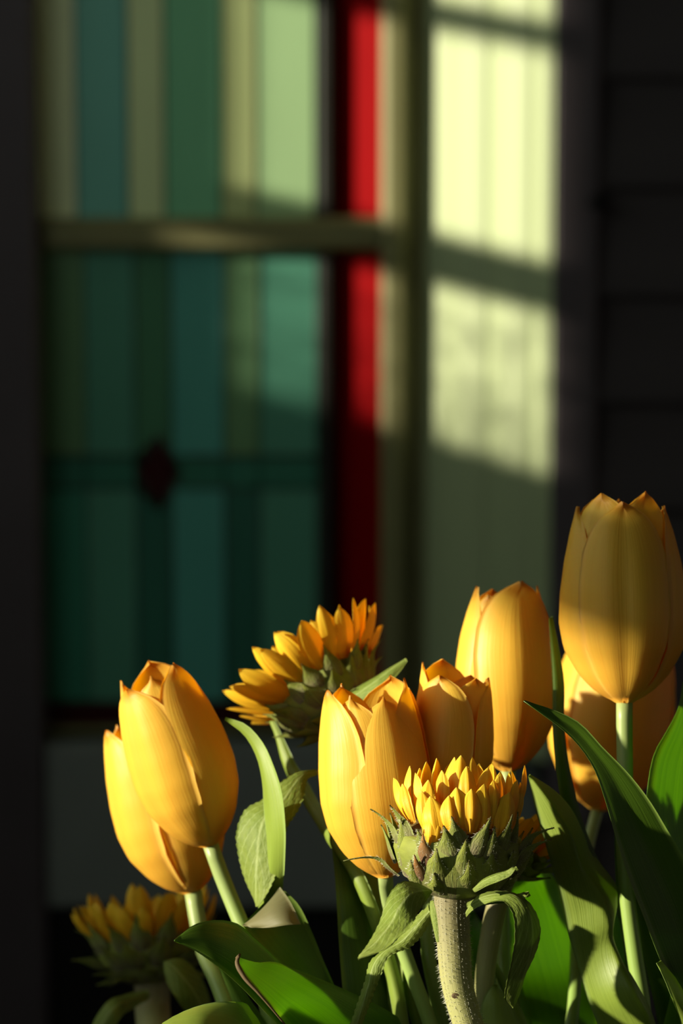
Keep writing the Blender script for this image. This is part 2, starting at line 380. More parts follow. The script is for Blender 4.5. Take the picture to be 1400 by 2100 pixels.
for y0, y1 in ((TOPPY, 450), (512, 1500)):   # dark bar, then the red border strip, tilted to catch more sun
    pbox('glazing_bar', 652, 679, y0, y1, 2.998, 3.03, M_LEAD, .003)
    xa, xb = xg(678), xg(782, 2.99)
    za, zb2 = zg(y1), zg(y0)
    V = np.array([(xa, 3.026, za), (xb, 2.985, za), (xb, 2.985, zb2), (xa, 3.026, zb2), (xa, 3.030, za), (xb, 2.990, za), (xb, 2.990, zb2), (xa, 3.030, zb2)])
    tag(obj('pane', V, [(0, 1, 2, 3), (7, 6, 5, 4), (0, 4, 5, 1), (1, 5, 6, 2), (2, 6, 7, 3), (3, 7, 4, 0)], M_RED, win, smooth=False), 'red border glass')
tag(pane(84, 652, 1440, 1496, M_REDDARK), 'dark red bottom border glass')
came(84, 1440, 652, 1440, 8)
pbox('bottom_rail', 84, 786, 1494, 1506, 2.985, 3.03, M_OLIVE, .002)
obj('back_board', *box(LEFT_X1, XJ1, 3.034, 3.058, ZB, TOPZ), M_BLACK, win, smooth=False)

# low boarded wall and its two rails on the sunny side: their tops cut the low sunlight
XL = -1.2
SL = math.tan(SUN_EL) / math.sin(SUN_AZ)
WALLTOP = 0.996 + (-0.078 - XL) * SL
wl = obj('wall_left', *box(XL - .12, XL, -3.0, 3.06, 0, WALLTOP), M_STONE, smooth=False); tag(wl, kind='structure')
q = P(1200, 1228, 1.05); RZ = q[2] + (q[0] - XL) * SL
rl = obj('trim_6', *box(XL - .06, XL, -3.0, 3.06, RZ, RZ + .042), M_STONE, smooth=False); tag(rl, 'lower rail above the side wall', kind='structure')
q = onY(1000, 42, 2.94); RZ2 = q[2] + (q[0] - XL) * SL
rl = obj('trim_7', *box(XL - .04, XL, -3.0, 3.06, RZ2 - .012, RZ2 + .012), M_STONE, smooth=False); tag(rl, 'thin upper rail above the side wall', kind='structure')
for i, y in enumerate((-2.6, -0.7, 1.35)):
    po = obj('trim_%d' % (8 + i), *box(XL - .08, XL - .02, y - .03, y + .03, WALLTOP, RZ2 + .03), M_STONE, smooth=False); tag(po, 'square post of the side rail', kind='structure')

PL = YG - (xg(500) - XL) / math.tan(SUN_AZ); PR = YR - .006 - (XJ1 - XL) / math.tan(SUN_AZ)  # unseen piers added to shade both trims, the siding and the left panes
for nm, y0, y1 in (('trim_11', PR - .30, PR), ('trim_12', PL, PL + .25)):
    po = obj(nm, *box(XL - .03, XL, y0, y1, WALLTOP, 1.82), M_STONE, smooth=False); tag(po, 'unseen pier added on the side wall to block the sun', kind='structure')
rh = np.random.RandomState(4); V, F = [], []
for _ in range(1800):                    # unseen leaves added on the wall to thin the sunlight on the lower sash
    y = rh.uniform(PR, PL); z = WALLTOP + .15 * rh.rand() ** 1.7; c = np.array([XL - .06 + rh.uniform(-.05, .05), y, z])
    u = nrm(rh.normal(0, 1, 3)); w = nrm(np.cross(u, rh.normal(0, 1, 3))); l = rh.uniform(.0032, .006); k = len(V); n_ = np.cross(u, w)
    V += [c - u * l, c + w * l * .5 + n_ * .002, c + u * l, c - w * l * .5 + n_ * .002]; F += [(k, k + 1, k + 2), (k, k + 2, k + 3)]
hg = obj('shade_leaves', np.array(V), F, M_FLOOR, smooth=False); tag(hg, 'unseen foliage added on the side wall to thin the sunlight', 'shade_leaves', kind='stuff')
# table and vase under the bouquet
VC = np.array([0.03, 1.05]); ZM, ZT = 0.84, 0.655
tb = empty('table', (VC[0], VC[1], 0)); tag(tb, 'dark wooden side table under the flower vase', 'table')
obj('tabletop', *box(VC[0] - .3, VC[0] + .3, VC[1] - .25, VC[1] + .25, ZT - .025, ZT), M_WOOD, tb, smooth=False)
for sx in (-1, 1):
    for sy in (-1, 1):
        obj('leg', *box(VC[0] + sx * .26 - .02, VC[0] + sx * .26 + .02, VC[1] + sy * .21 - .02, VC[1] + sy * .21 + .02, 0, ZT - .025), M_WOOD, tb, smooth=False)
vz = [(.0001, ZT), (.055, ZT), (.06, ZT + .01), (.068, ZT + .08), (.064, ZT + .14), (.060, ZM), (.055, ZM), (.058, ZT + .14), (.06, ZT + .08), (.052, ZT + .015), (.0001, ZT + .012)]
vs = obj('vase', *lathe(vz, VC, 48), M_CERAM, origin=(VC[0], VC[1], ZT)); tag(vs, 'grey ceramic vase holding the tulips and sunflowers', 'vase')

# ------------------------------------------------------------------ plant builders
def foot(px, d):
    """where a stem that leaves the frame at px enters the vase, and its end inside"""
    x = VC[0] + max(-.042, min(.042, ((px - 875) / FPX * 1.05) * .40)); y = VC[1] + max(-.035, min(.035, (d - 1.05) * .4))
    return np.array([x, y, ZM + .01]), np.array([VC[0] + (x - VC[0]) * .6, VC[1] + (y - VC[1]) * .6, ZT + .03])
def ribbon(L, Rr, dl, dr, bulge=0.0, nr=44, nc=13, serr=0.0, nserr=30, power=1.6, fold=0.0, ruffle=0.0, seed=0, mid=None):
    """leaf blade between two edge curves given as image-plane points; dl, dr: distances along each edge; bulge: midrib towards (+) or from the viewer"""
    def edge(pts, ds):
        pts = list(pts); n = len(pts); tt = np.linspace(0, 1, n)
        dd = np.interp(tt, np.linspace(0, 1, len(ds)), ds)
        return curve([P(x, y, q) if not hasattr(x, '__len__') else x for (x, y), q in zip(pts, dd)], nr)
    a, b = edge(L, dl), edge(Rr, dr)
    rs = np.random.RandomState(seed + 5); ph = rs.rand(4) * 6.28
    g = np.zeros((nr, nc, 3)); t = np.linspace(0, 1, nr)
    side = b - a; wd_ = np.linalg.norm(side, axis=1)
    tan = np.gradient((a + b) / 2, axis=0)
    nn = np.cross(side, tan); nn = nn / np.maximum(np.linalg.norm(nn, axis=1, keepdims=True), 1e-9)
    flip = np.sign(np.sum(nn * -FWD, axis=1, keepdims=True)); flip[flip == 0] = 1
    nn = -FWD[None] * .6 + nn * flip * .4
    if serr:
        s = ((t * nserr) % 1.0); e = (serr * (1 - s) * np.minimum(1, wd_ / wd_.max() * 2))[:, None]
        sdir = side / np.maximum(wd_[:, None], 1e-9); a = a - sdir * e; b = b + sdir * e
    for j in range(nc):
        u = -1 + 2 * j / (nc - 1)
        p = a * (1 - u) / 2 + b * (1 + u) / 2
        if mid is None: prof = 1 - abs(u) ** power
        else:
            m_ = 2 * np.interp(t, np.linspace(0, 1, len(mid)), mid) - 1
            prof = (1 - np.where(u < m_, (m_ - u) / (m_ + 1), (u - m_) / (1 - m_)) ** power)[:, None]
        am = np.minimum(1, wd_ / max(wd_.max(), 1e-9) * 1.3)[:, None]
        p = p + nn * bulge * prof * am
        if ruffle: p = p + nn * am * ruffle * (abs(u) ** 2) * np.sin(t * 9 + ph[0] + (2.1 if u > 0 else 0))[:, None]
        g[:, j] = p
    return g
def leaf(parent, grids, mat, t=0.0007, name='leaf', label=None):
    V, F, UV = shell(grids if isinstance(grids, list) else [grids], t)
    o = obj(name, V, F, mat, parent, UV)
    if label: o['label'] = label
    return o
S_RAY = smooth_lut([0, .15, .35, .6, .8, .92, 1], [.45, .7, .95, 1.0, .78, .45, .03])
S_BRACT = smooth_lut([0, .15, .35, .55, .7, .85, 1], [.75, .95, 1.0, .72, .36, .16, .02])
def blade(base, tip, width, normal, bulge=0.0, curl=0.0, shape=S_RAY, cup=-.3, ridge=0.0, nr=16, nc=9, twist=0.0, wave=0.0):
    base = np.asarray(base); tip = np.asarray(tip); n0 = nrm(normal); ax = nrm(tip - base)
    n0 = nrm(n0 - ax * np.dot(n0, ax)); ln = np.linalg.norm(tip - base)
    v = np.linspace(0, 1, nr)
    sp = base + (tip - base) * v[:, None] + n0 * (bulge * ln * np.sin(np.pi * v) + curl * ln * np.clip(v - .45, 0, 1) ** 2 * 3)[:, None]
    tan = np.gradient(sp, axis=0); g = np.zeros((nr, nc, 3))
    for i in range(nr):
        t = nrm(tan[i]); s = nrm(np.cross(t, n0)); nn = np.cross(s, t)
        a = twist * v[i]; s, nn = s * math.cos(a) + nn * math.sin(a), nn * math.cos(a) - s * math.sin(a)
        hw = width / 2 * shape(v[i])
        for j in range(nc):
            u = -1 + 2 * j / (nc - 1)
            g[i, j] = sp[i] + s * u * hw + nn * (cup * hw * u * u + ridge * hw * math.cos(u * 2.5 * math.pi) * (1 - v[i] * .5)
                                              + wave * hw * u * math.sin(6 * v[i] + u))
    return g
PROF = smooth_lut([0, .03, .07, .15, .28, .42, .58, .74, .88, 1], [.10, .30, .48, .70, .92, 1.0, .98, .90, .78, .64])
PW = smooth_lut([0, .06, .15, .3, .45, .62, .76, .86, .93, .975, 1], [.14, .40, .66, .90, 1.0, 1.0, .89, .71, .49, .22, .015])
def tulip(label, base, top, d0, d1, rpx, petals, stem, sw, leafx=None):
    """base/top: image points of the cup's foot and mouth; petals: (angle, layer, length, width, flare, crease)"""
    B = P(*base, d0); T = P(*top, d1); A = nrm(T - B); Ln = np.linalg.norm(T - B); Rr = rpx * d0 / FPX
    e_c = nrm(-FWD - A * np.dot(-FWD, A)); e_r = np.cross(e_c, A); e_r = e_r if np.dot(e_r, RT) > 0 else -e_r
    sx = stem[-1][0]; f1, f2 = foot(sx, d0 + .01)
    root = empty('tulip', f2); tag(root, label, 'tulip', 'yellow tulips in the bouquet')
    pts = [B + A * .0012] + [P(x, y, d) for x, y, d in stem] + [f1, f2]
    w = sw * d0 / FPX / 2
    V, F, UV = tube(pts, [w * 1.02, w, w, w * 1.02, w * 1.05], 16, 60); obj('stem', V, F, M_STEM, root, UV)
    nr, nc = 30, 19; rs = np.random.RandomState(int(base[0] + base[1]))
    for (phi, layer, ln, wf, flare, crease) in petals:
        v = np.linspace(0, 1, nr); ph = R(phi); g = np.zeros((nr, nc, 3)); q = rs.rand(6) * 6.28
        rad = e_r * math.sin(ph) + e_c * math.cos(ph); tg = e_r * math.cos(ph) - e_c * math.sin(ph)
        lk = 1.0 if layer == 0 else .905
        for i in range(nr):
            vi = v[i]; r0 = Rr * PROF(vi) * (lk if vi > .1 else 1 - (1 - lk) * vi / .1)
            r0 += Rr * flare * max(0, vi - .45) ** 2 * 3.3
            hw = Rr * wf * PW(vi); rc = max(r0, .42 * Rr) * (1.0 if layer == 0 else .97)
            for j in range(nc):
                u = -1 + 2 * j / (nc - 1); th = u * hw / rc
                rr = r0 - rc * (1 - math.cos(th)); tt = rc * math.sin(th)
                rr += Rr * (.030 * u * u * math.sin(q[0] + 5 * vi + 1.5 * u) + .016 * math.sin(q[1] + 3 * u + 4 * vi)) * math.sin(math.pi * min(1, vi * 1.1)) ** .7
                rr -= Rr * (.045 if layer == 0 else -.0) * u ** 4
                rr -= Rr * crease * math.exp(-(u / .13) ** 2) * math.sin(math.pi * vi) ** .8
                rr += Rr * abs(crease) * .5 * math.exp(-((abs(u) - .38) / .16) ** 2) * math.sin(math.pi * vi)
                z = Ln * ln * vi + Ln * .012 * math.sin(q[2] + 4 * u) * vi
                # the small pointed tip
                g[i, j] = B + A * z + rad * rr + tg * tt
        V, F, UV = shell([g], .0006); obj('petal', V, F, M_TULIP, root, UV)
    return root
def hairs(origins, dirs, ln, r):
    V, F = [], []
    for o, d, l in zip(origins, dirs, ln):
        d = nrm(d); s = nrm(np.cross(d, (.3, .5, .8))); t = np.cross(d, s); k = len(V)
        V += [o + s * r, o - s * r * .5 + t * r * .87, o - s * r * .5 - t * r * .87, o + d * l]
        F += [(k, k + 1, k + 3), (k + 1, k + 2, k + 3), (k + 2, k, k + 3)]
    return np.array(V), F
def headframe(axis):
    a = nrm(axis); e2 = nrm(-FWD - a * np.dot(-FWD, a)); e1 = np.cross(e2, a)
    if np.dot(e1, RT) < 0: e1 = -e1
    return a, e1, e2
def camvec(r, u, toward): return nrm(RT * r + UP * u - FWD * toward)
def receptacle(root, C, a, e1, e2, rr, h, mat):
    """the green cup below the petals, dome on top; C is its foot on the stem"""
    prof = [(.30, 0), (.45, .04), (.70, .18), (.90, .42), (1.0, .72), (.98, .95), (.90, 1.0)]
    n = 28; V, F, UV = [], [], []
    for k, (r, z) in enumerate(prof):
        for i in range(n):
            t = 2 * math.pi * i / n; V.append(C + a * z * h + (e1 * math.sin(t) + e2 * math.cos(t)) * r * rr); UV.append((i / n, k / 6))
    for k in range(len(prof) - 1):
        for i in range(n): F.append((k * n + i, k * n + (i + 1) % n, (k + 1) * n + (i + 1) % n, (k + 1) * n + i))
    F.append(tuple(range(n))[::-1]); F.append(tuple((len(prof) - 1) * n + i for i in range(n)))
    obj('receptacle', np.array(V), F, mat, root, np.array(UV))
    V, F = [], []
    for k in range(9):
        b = math.pi / 2 * k / 8
        for i in range(n):
            t = 2 * math.pi * i / n; V.append(C + a * (h * .97 + rr * .28 * math.sin(b)) + (e1 * math.sin(t) + e2 * math.cos(t)) * rr * .86 * max(.01, math.cos(b)))
    for k in range(8):
        for i in range(n): F.append((k * n + i, k * n + (i + 1) % n, (k + 1) * n + (i + 1) % n, (k + 1) * n + i))
    obj('disc', np.array(V), F, M_DISC, root)
def sunflower(label, Cpx, d, axis, rpx, hpx, rings, brows, stem, sw, seed=1, skip=None):
    """Cpx: image point of the head's foot; rings/brows: (count, start radius, height, tilt from the axis, length px, width px, jitter)"""
    rs = np.random.RandomState(seed); C = P(*Cpx, d); px = d / FPX; a, e1, e2 = headframe(axis)
    rr, h = rpx * px, hpx * px
    f1, f2 = foot(stem[-1][0], d)
    root = empty('sunflower', f2); tag(root, label, 'sunflower', 'sunflowers in the bouquet')
    pts = [C + a * h * .1] + [P(x, y, q) for x, y, q in stem] + [f1, f2]; w = sw * px / 2
    V, F, UV = tube(pts, [w * 1.15, w, w, w, w], 18, 70); obj('stem', V, F, M_SSTEM, root, UV)
    receptacle(root, C, a, e1, e2, rr, h, M_BRACT)
    for ri, (n, r, z, tilt, ln, wd_, jit) in enumerate(rings):
        for i in range(n):
            t = 2 * math.pi * (i + .5 * (ri % 2) + rs.uniform(-.25, .25)) / n
            rad = e1 * math.sin(t) + e2 * math.cos(t); tl = R(tilt + rs.uniform(-jit, jit))
            dr = a * math.cos(tl) + rad * math.sin(tl); nn = rad * math.cos(tl) - a * math.sin(tl)
            side = np.cross(a, rad); dr = nrm(dr + side * rs.uniform(-.15, .15))
            b = C + a * h * z + rad * rr * r
            if skip and skip(t): continue
            L_ = ln * px * rs.uniform(.82, 1.12)
            g = blade(b, b + dr * L_, wd_ * px * rs.uniform(.8, 1.15), nn, bulge=rs.uniform(.0, .09), curl=rs.uniform(-.15, .05), cup=rs.uniform(-.5, -.1), ridge=.06, twist=rs.uniform(-.35, .35))
            V, F, UV = shell([g], .00035); obj('ray_petal', V, F, M_RAY, root, UV)
    for ri, (n, r, z, tilt, ln, wd_, jit) in enumerate(brows):
        for i in range(n):
            t = 2 * math.pi * (i + .5 * (ri % 2) + rs.uniform(-.2, .2)) / n
            rad = e1 * math.sin(t) + e2 * math.cos(t); tl = R(tilt + rs.uniform(-jit, jit))
            dr = a * math.cos(tl) + rad * math.sin(tl); nn = rad * math.cos(tl) - a * math.sin(tl)
            b = C + a * h * z + rad * rr * r
            if skip and skip(t): continue
            L_ = ln * px * rs.uniform(.8, 1.15)
            g = blade(b, b + dr * L_, wd_ * px * rs.uniform(.85, 1.1), nn, bulge=rs.uniform(.04, .14), curl=rs.uniform(.05, .5), shape=S_BRACT, cup=rs.uniform(-.55, -.25), twist=rs.uniform(-.3, .3), wave=.12)
            V, F, UV = shell([g], .0005); obj('bract', V, F, M_BRACT, root, UV)
    return root, C, a, e1, e2

# ------------------------------------------------------------------ tulips
t_left = tulip('yellow tulip at the left leaning left, in front of another tulip', (432, 1733), (312, 1394), 1.075, 1.07, 106,
      [(-44, 0, 1.0, 1.0, .06, .03), (58, 0, 1.05, .98, -.04, .03), (178, 0, 1.08, 1.0, -.05, 0), (4, 1, 1.03, .92, .0, .03), (-95, 1, 1.04, .9, .0, 0), (118, 1, 1.0, .9, -.1, 0)],
      [(452, 1790, 1.075), (478, 1855, 1.073), (505, 1920, 1.07), (560, 2110, 1.065)], 32)
t_left2 = tulip('lower yellow tulip at the left, half hidden behind the leaning one', (397, 1829), (285, 1480), 1.112, 1.11, 110,
      [(-70, 0, 1.0, 1.02, .02, .04), (50, 0, 1.0, 1.0, 0, .03), (170, 0, 1.0, 1.0, 0, 0), (-12, 1, .98, .95, 0, .03), (-130, 1, 1.0, .9, 0, 0), (110, 1, 1.0, .9, 0, 0)],
      [(404, 1880, 1.11), (418, 1950, 1.105), (445, 2010, 1.095), (480, 2110, 1.085)], 35)
t_mid = tulip('large yellow tulip in the middle, left of the front sunflower', (790, 1798), (757, 1412), 1.032, 1.032, 116,
      [(-74, 0, 1.0, 1.0, .14, .08), (22, 0, .95, .92, -.02, -.03), (146, 0, 1.04, 1.0, .1, 0), (-32, 1, .97, .8, .08, -.07), (-134, 1, 1.02, .9, .1, 0), (84, 1, 1.03, .9, .05, 0)],
      [(795, 1840, 1.045), (810, 1900, 1.05), (842, 1990, 1.05), (885, 2110, 1.05)], 30)
t_dark = tulip('shaded brownish yellow tulip right behind the middle tulip', (915, 1660), (936, 1388), 1.046, 1.046, 86,
      [(-30, 0, 1.0, 1.0, .22, .02), (92, 0, 1.0, 1.0, .12, .02), (205, 0, 1.10, 1.0, .2, 0), (36, 1, 1.0, .95, .15, .03), (-92, 1, 1.08, .9, .25, 0), (152, 1, 1.0, .9, .2, 0)],
      [(905, 1720, 1.07), (882, 1850, 1.07), (876, 1930, 1.062), (908, 2110, 1.06)], 30)
t_back = tulip('blurred bright yellow tulip standing at back, left of the tallest tulip', (1042, 1580), (1038, 1206), 1.088, 1.088, 108,
      [(28, 0, 1.03, 1.18, -.10, .03), (-92, 0, 1.0, .8, -.08, 0), (150, 0, 1.0, 1.0, .0, 0), (-40, 1, .96, .9, .0, .03), (85, 1, 1.0, .9, 0, 0), (-155, 1, .98, .9, .0, 0)],
      [(1040, 1640, 1.09), (1030, 1800, 1.09), (1030, 2110, 1.08)], 30)
t_right = tulip('tallest yellow tulip at the right edge with shaded top', (1280, 1440), (1272, 1028), 1.05, 1.05, 130,
      [(-3, 0, .985, .80, .07, .04), (96, 0, .96, .86, .06, .02), (-92, 0, .965, .86, .05, .02), (-38, 1, 1.03, .85, -.04, .03), (40, 1, 1.035, .85, -.04, .03), (178, 0, 1.0, 1.0, 0, 0), (135, 1, 1.0, .8, 0, 0), (-135, 1, 1.0, .8, 0, 0)],
      [(1280, 1500, 1.05), (1281, 1600, 1.05), (1279, 1720, 1.05), (1285, 1830, 1.05), (1300, 1950, 1.05), (1322, 2110, 1.05)], 33)
t_right2 = tulip('out of focus orange yellow tulip standing lower behind the tallest tulip', (1226, 1660), (1288, 1265), 1.185, 1.185, 128,
      [(10, 0, 1.0, 1.0, 0, .03), (130, 0, 1.0, 1.0, 0, 0), (-110, 0, 1.0, 1.0, 0, 0), (-52, 1, 1.0, .95, .0, .02), (70, 1, 1.0, .95, 0, .02), (190, 1, 1.0, .9, 0, 0)],
      [(1214, 1700, 1.18), (1200, 1760, 1.17), (1185, 1850, 1.13), (1170, 2110, 1.09)], 24)

# ------------------------------------------------------------------ tulip leaves
def down(x, y=2450, w=0):               # a point under the frame on the way to the vase
    return (875 + (x - 875) * .62, y)
# right: long dark leaf crossing in front of the tallest tulip's stem
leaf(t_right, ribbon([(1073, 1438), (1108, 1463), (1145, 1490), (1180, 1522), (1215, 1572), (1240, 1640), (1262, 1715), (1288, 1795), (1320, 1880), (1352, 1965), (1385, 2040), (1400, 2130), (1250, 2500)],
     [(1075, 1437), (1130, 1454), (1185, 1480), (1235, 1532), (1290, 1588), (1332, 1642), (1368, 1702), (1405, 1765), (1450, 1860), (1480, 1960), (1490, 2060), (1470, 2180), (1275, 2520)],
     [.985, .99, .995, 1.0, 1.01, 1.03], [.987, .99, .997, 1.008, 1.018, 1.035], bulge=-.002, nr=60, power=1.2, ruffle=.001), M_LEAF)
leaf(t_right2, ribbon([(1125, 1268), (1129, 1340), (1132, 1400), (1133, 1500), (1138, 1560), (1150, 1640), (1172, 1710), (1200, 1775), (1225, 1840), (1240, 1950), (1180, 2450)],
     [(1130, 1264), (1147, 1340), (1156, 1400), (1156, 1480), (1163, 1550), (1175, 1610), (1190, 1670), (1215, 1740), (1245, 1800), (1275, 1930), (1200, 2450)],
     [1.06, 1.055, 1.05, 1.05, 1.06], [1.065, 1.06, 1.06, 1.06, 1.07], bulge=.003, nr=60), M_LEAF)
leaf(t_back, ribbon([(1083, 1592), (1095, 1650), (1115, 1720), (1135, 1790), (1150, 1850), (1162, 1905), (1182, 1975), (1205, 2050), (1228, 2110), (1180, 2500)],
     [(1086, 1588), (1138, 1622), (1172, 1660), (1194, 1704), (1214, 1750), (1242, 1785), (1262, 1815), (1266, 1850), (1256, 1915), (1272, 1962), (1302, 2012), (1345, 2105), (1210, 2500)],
     [1.03, 1.03, 1.03, 1.03, 1.04], [1.03, 1.045, 1.055, 1.05, 1.04, 1.03, 1.05], bulge=.012, nr=80, nc=21, power=1.1, mid=[.45, .41, .36, .55, .88, .9, .8, .7, .6, .5]), M_LEAFLIT)
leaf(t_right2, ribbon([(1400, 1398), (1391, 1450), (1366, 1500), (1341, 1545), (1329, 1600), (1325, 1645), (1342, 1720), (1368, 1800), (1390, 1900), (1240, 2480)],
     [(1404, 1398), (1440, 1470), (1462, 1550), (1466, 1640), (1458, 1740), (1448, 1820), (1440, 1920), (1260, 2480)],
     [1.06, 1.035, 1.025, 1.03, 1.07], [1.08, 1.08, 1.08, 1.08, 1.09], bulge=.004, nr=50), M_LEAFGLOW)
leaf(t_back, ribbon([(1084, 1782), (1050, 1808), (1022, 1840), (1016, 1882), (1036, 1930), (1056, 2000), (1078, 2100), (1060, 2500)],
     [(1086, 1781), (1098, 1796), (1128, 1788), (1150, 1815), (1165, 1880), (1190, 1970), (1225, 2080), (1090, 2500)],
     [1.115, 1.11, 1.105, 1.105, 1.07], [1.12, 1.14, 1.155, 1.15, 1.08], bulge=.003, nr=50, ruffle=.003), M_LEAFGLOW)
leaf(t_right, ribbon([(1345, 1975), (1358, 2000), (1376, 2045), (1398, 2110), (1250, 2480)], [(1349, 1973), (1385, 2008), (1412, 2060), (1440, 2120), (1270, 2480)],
     [1.0, 1.0, 1.03], [1.01, 1.01, 1.04], bulge=.003, nr=30), M_LEAFLIT)
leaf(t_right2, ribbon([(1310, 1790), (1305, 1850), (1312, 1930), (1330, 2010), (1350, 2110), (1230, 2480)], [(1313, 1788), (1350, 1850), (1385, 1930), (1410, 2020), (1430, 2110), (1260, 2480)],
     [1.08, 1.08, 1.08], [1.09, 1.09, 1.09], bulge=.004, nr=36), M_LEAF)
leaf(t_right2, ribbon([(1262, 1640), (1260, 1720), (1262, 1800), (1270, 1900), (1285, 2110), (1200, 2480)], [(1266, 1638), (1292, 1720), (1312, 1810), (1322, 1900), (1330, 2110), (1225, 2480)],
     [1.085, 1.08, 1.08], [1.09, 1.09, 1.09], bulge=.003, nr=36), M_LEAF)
# left group
leaf(t_left2, ribbon([(357, 1930), (398, 1949), (448, 1984), (492, 2022), (540, 2072), (580, 2115), (700, 2480)],
     [(358, 1927), (398, 1896), (440, 1887), (484, 1893), (524, 1926), (572, 1972), (640, 2050), (730, 2480)],
     [1.005, 1.01, 1.02, 1.04], [1.005, 1.014, 1.03, 1.05], bulge=.002, nr=46, power=1.3), M_LEAF)
g1 = ribbon([(497, 1898), (520, 1930), (565, 1975), (615, 2015), (690, 2100), (770, 2480)], [(574, 1819), (608, 1850), (638, 1908), (663, 1970), (692, 2035), (735, 2110), (800, 2480)],
     [1.045, 1.04, 1.045, 1.05], [1.05, 1.055, 1.06, 1.06], bulge=-.004, nr=44)
g2 = ribbon([(497, 1898), (520, 1880), (548, 1852), (574, 1819)], [(520, 1902), (556, 1902), (590, 1897), (616, 1896)], [1.045, 1.043, 1.045, 1.05], [1.038, 1.030, 1.027, 1.03], bulge=.004, nr=16)
leaf(t_left, g1, M_LEAF); leaf(t_left, g2, organic('curled_tip_dull', [(0, (.17, .16, .07)), (1, (.15, .15, .07))], .25, (1, 1, .5), .6, streak=(40, 2)), name='leaf_tip', label='dull olive curled leaf tip')
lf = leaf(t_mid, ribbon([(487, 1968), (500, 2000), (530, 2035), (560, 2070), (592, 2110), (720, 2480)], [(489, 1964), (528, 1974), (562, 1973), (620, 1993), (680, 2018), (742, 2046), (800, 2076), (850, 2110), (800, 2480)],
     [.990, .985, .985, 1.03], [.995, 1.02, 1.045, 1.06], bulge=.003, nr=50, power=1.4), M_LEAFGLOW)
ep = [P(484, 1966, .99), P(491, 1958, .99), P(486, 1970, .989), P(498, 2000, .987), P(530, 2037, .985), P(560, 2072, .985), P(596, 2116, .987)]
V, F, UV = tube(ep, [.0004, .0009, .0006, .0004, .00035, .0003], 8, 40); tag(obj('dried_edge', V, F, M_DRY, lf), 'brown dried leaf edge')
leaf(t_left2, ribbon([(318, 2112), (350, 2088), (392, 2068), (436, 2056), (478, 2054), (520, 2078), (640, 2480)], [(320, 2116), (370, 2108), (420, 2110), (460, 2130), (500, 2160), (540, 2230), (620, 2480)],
     [.985, .985, .99, 1.03], [.97, .97, .98, 1.03], bulge=.003, nr=36), M_LEAFLIT)
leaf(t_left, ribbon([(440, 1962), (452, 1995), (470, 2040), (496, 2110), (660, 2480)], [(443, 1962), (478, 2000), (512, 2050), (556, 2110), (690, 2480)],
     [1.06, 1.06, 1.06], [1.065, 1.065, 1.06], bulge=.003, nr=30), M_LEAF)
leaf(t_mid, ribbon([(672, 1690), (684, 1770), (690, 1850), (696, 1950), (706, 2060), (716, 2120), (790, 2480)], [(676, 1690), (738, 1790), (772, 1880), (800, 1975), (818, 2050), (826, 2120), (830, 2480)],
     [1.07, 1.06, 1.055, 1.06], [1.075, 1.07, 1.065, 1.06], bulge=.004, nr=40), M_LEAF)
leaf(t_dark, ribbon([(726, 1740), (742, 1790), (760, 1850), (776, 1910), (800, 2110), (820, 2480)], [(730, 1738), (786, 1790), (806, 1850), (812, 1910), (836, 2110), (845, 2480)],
     [1.062, 1.06, 1.06], [1.075, 1.072, 1.07], bulge=.003, nr=30), M_LEAFLIT)
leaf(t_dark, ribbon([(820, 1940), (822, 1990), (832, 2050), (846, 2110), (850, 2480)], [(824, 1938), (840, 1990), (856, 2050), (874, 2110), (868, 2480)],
     [1.075, 1.07, 1.07], [1.075, 1.07, 1.07], bulge=.002, nr=30), M_LEAFLIT)
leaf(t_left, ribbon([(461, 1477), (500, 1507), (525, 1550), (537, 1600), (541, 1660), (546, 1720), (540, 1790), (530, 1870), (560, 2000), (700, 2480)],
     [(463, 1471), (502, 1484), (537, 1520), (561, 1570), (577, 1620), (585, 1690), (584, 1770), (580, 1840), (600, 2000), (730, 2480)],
     [1.05, 1.05, 1.052, 1.052, 1.07, 1.07], [1.05, 1.045, 1.036, 1.035, 1.06, 1.07], bulge=.003, nr=60, power=1.1), M_LEAFLIT)
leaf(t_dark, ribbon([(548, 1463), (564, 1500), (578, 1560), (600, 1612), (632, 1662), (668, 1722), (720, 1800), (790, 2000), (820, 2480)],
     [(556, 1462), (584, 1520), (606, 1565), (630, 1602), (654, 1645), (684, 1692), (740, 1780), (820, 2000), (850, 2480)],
     [1.115, 1.112, 1.10, 1.06, 1.05], [1.11, 1.104, 1.09, 1.055, 1.05], bulge=.004, nr=60), M_LEAFLIT)
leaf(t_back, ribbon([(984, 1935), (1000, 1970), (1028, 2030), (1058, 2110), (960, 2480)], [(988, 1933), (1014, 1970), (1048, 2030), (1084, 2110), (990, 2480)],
     [1.07, 1.07, 1.06], [1.075, 1.075, 1.06], bulge=.002, nr=30), M_LEAFLIT)
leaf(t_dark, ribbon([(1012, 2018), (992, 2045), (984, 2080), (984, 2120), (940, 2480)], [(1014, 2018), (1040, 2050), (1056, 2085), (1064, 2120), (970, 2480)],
     [1.05, 1.05, 1.05], [1.055, 1.055, 1.05], bulge=.004, nr=30), M_LEAFLIT)
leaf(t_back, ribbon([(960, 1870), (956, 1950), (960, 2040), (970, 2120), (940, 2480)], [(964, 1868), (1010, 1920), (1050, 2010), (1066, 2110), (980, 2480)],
     [1.15, 1.15, 1.10], [1.165, 1.165, 1.11], bulge=.004, nr=30), M_LEAF)

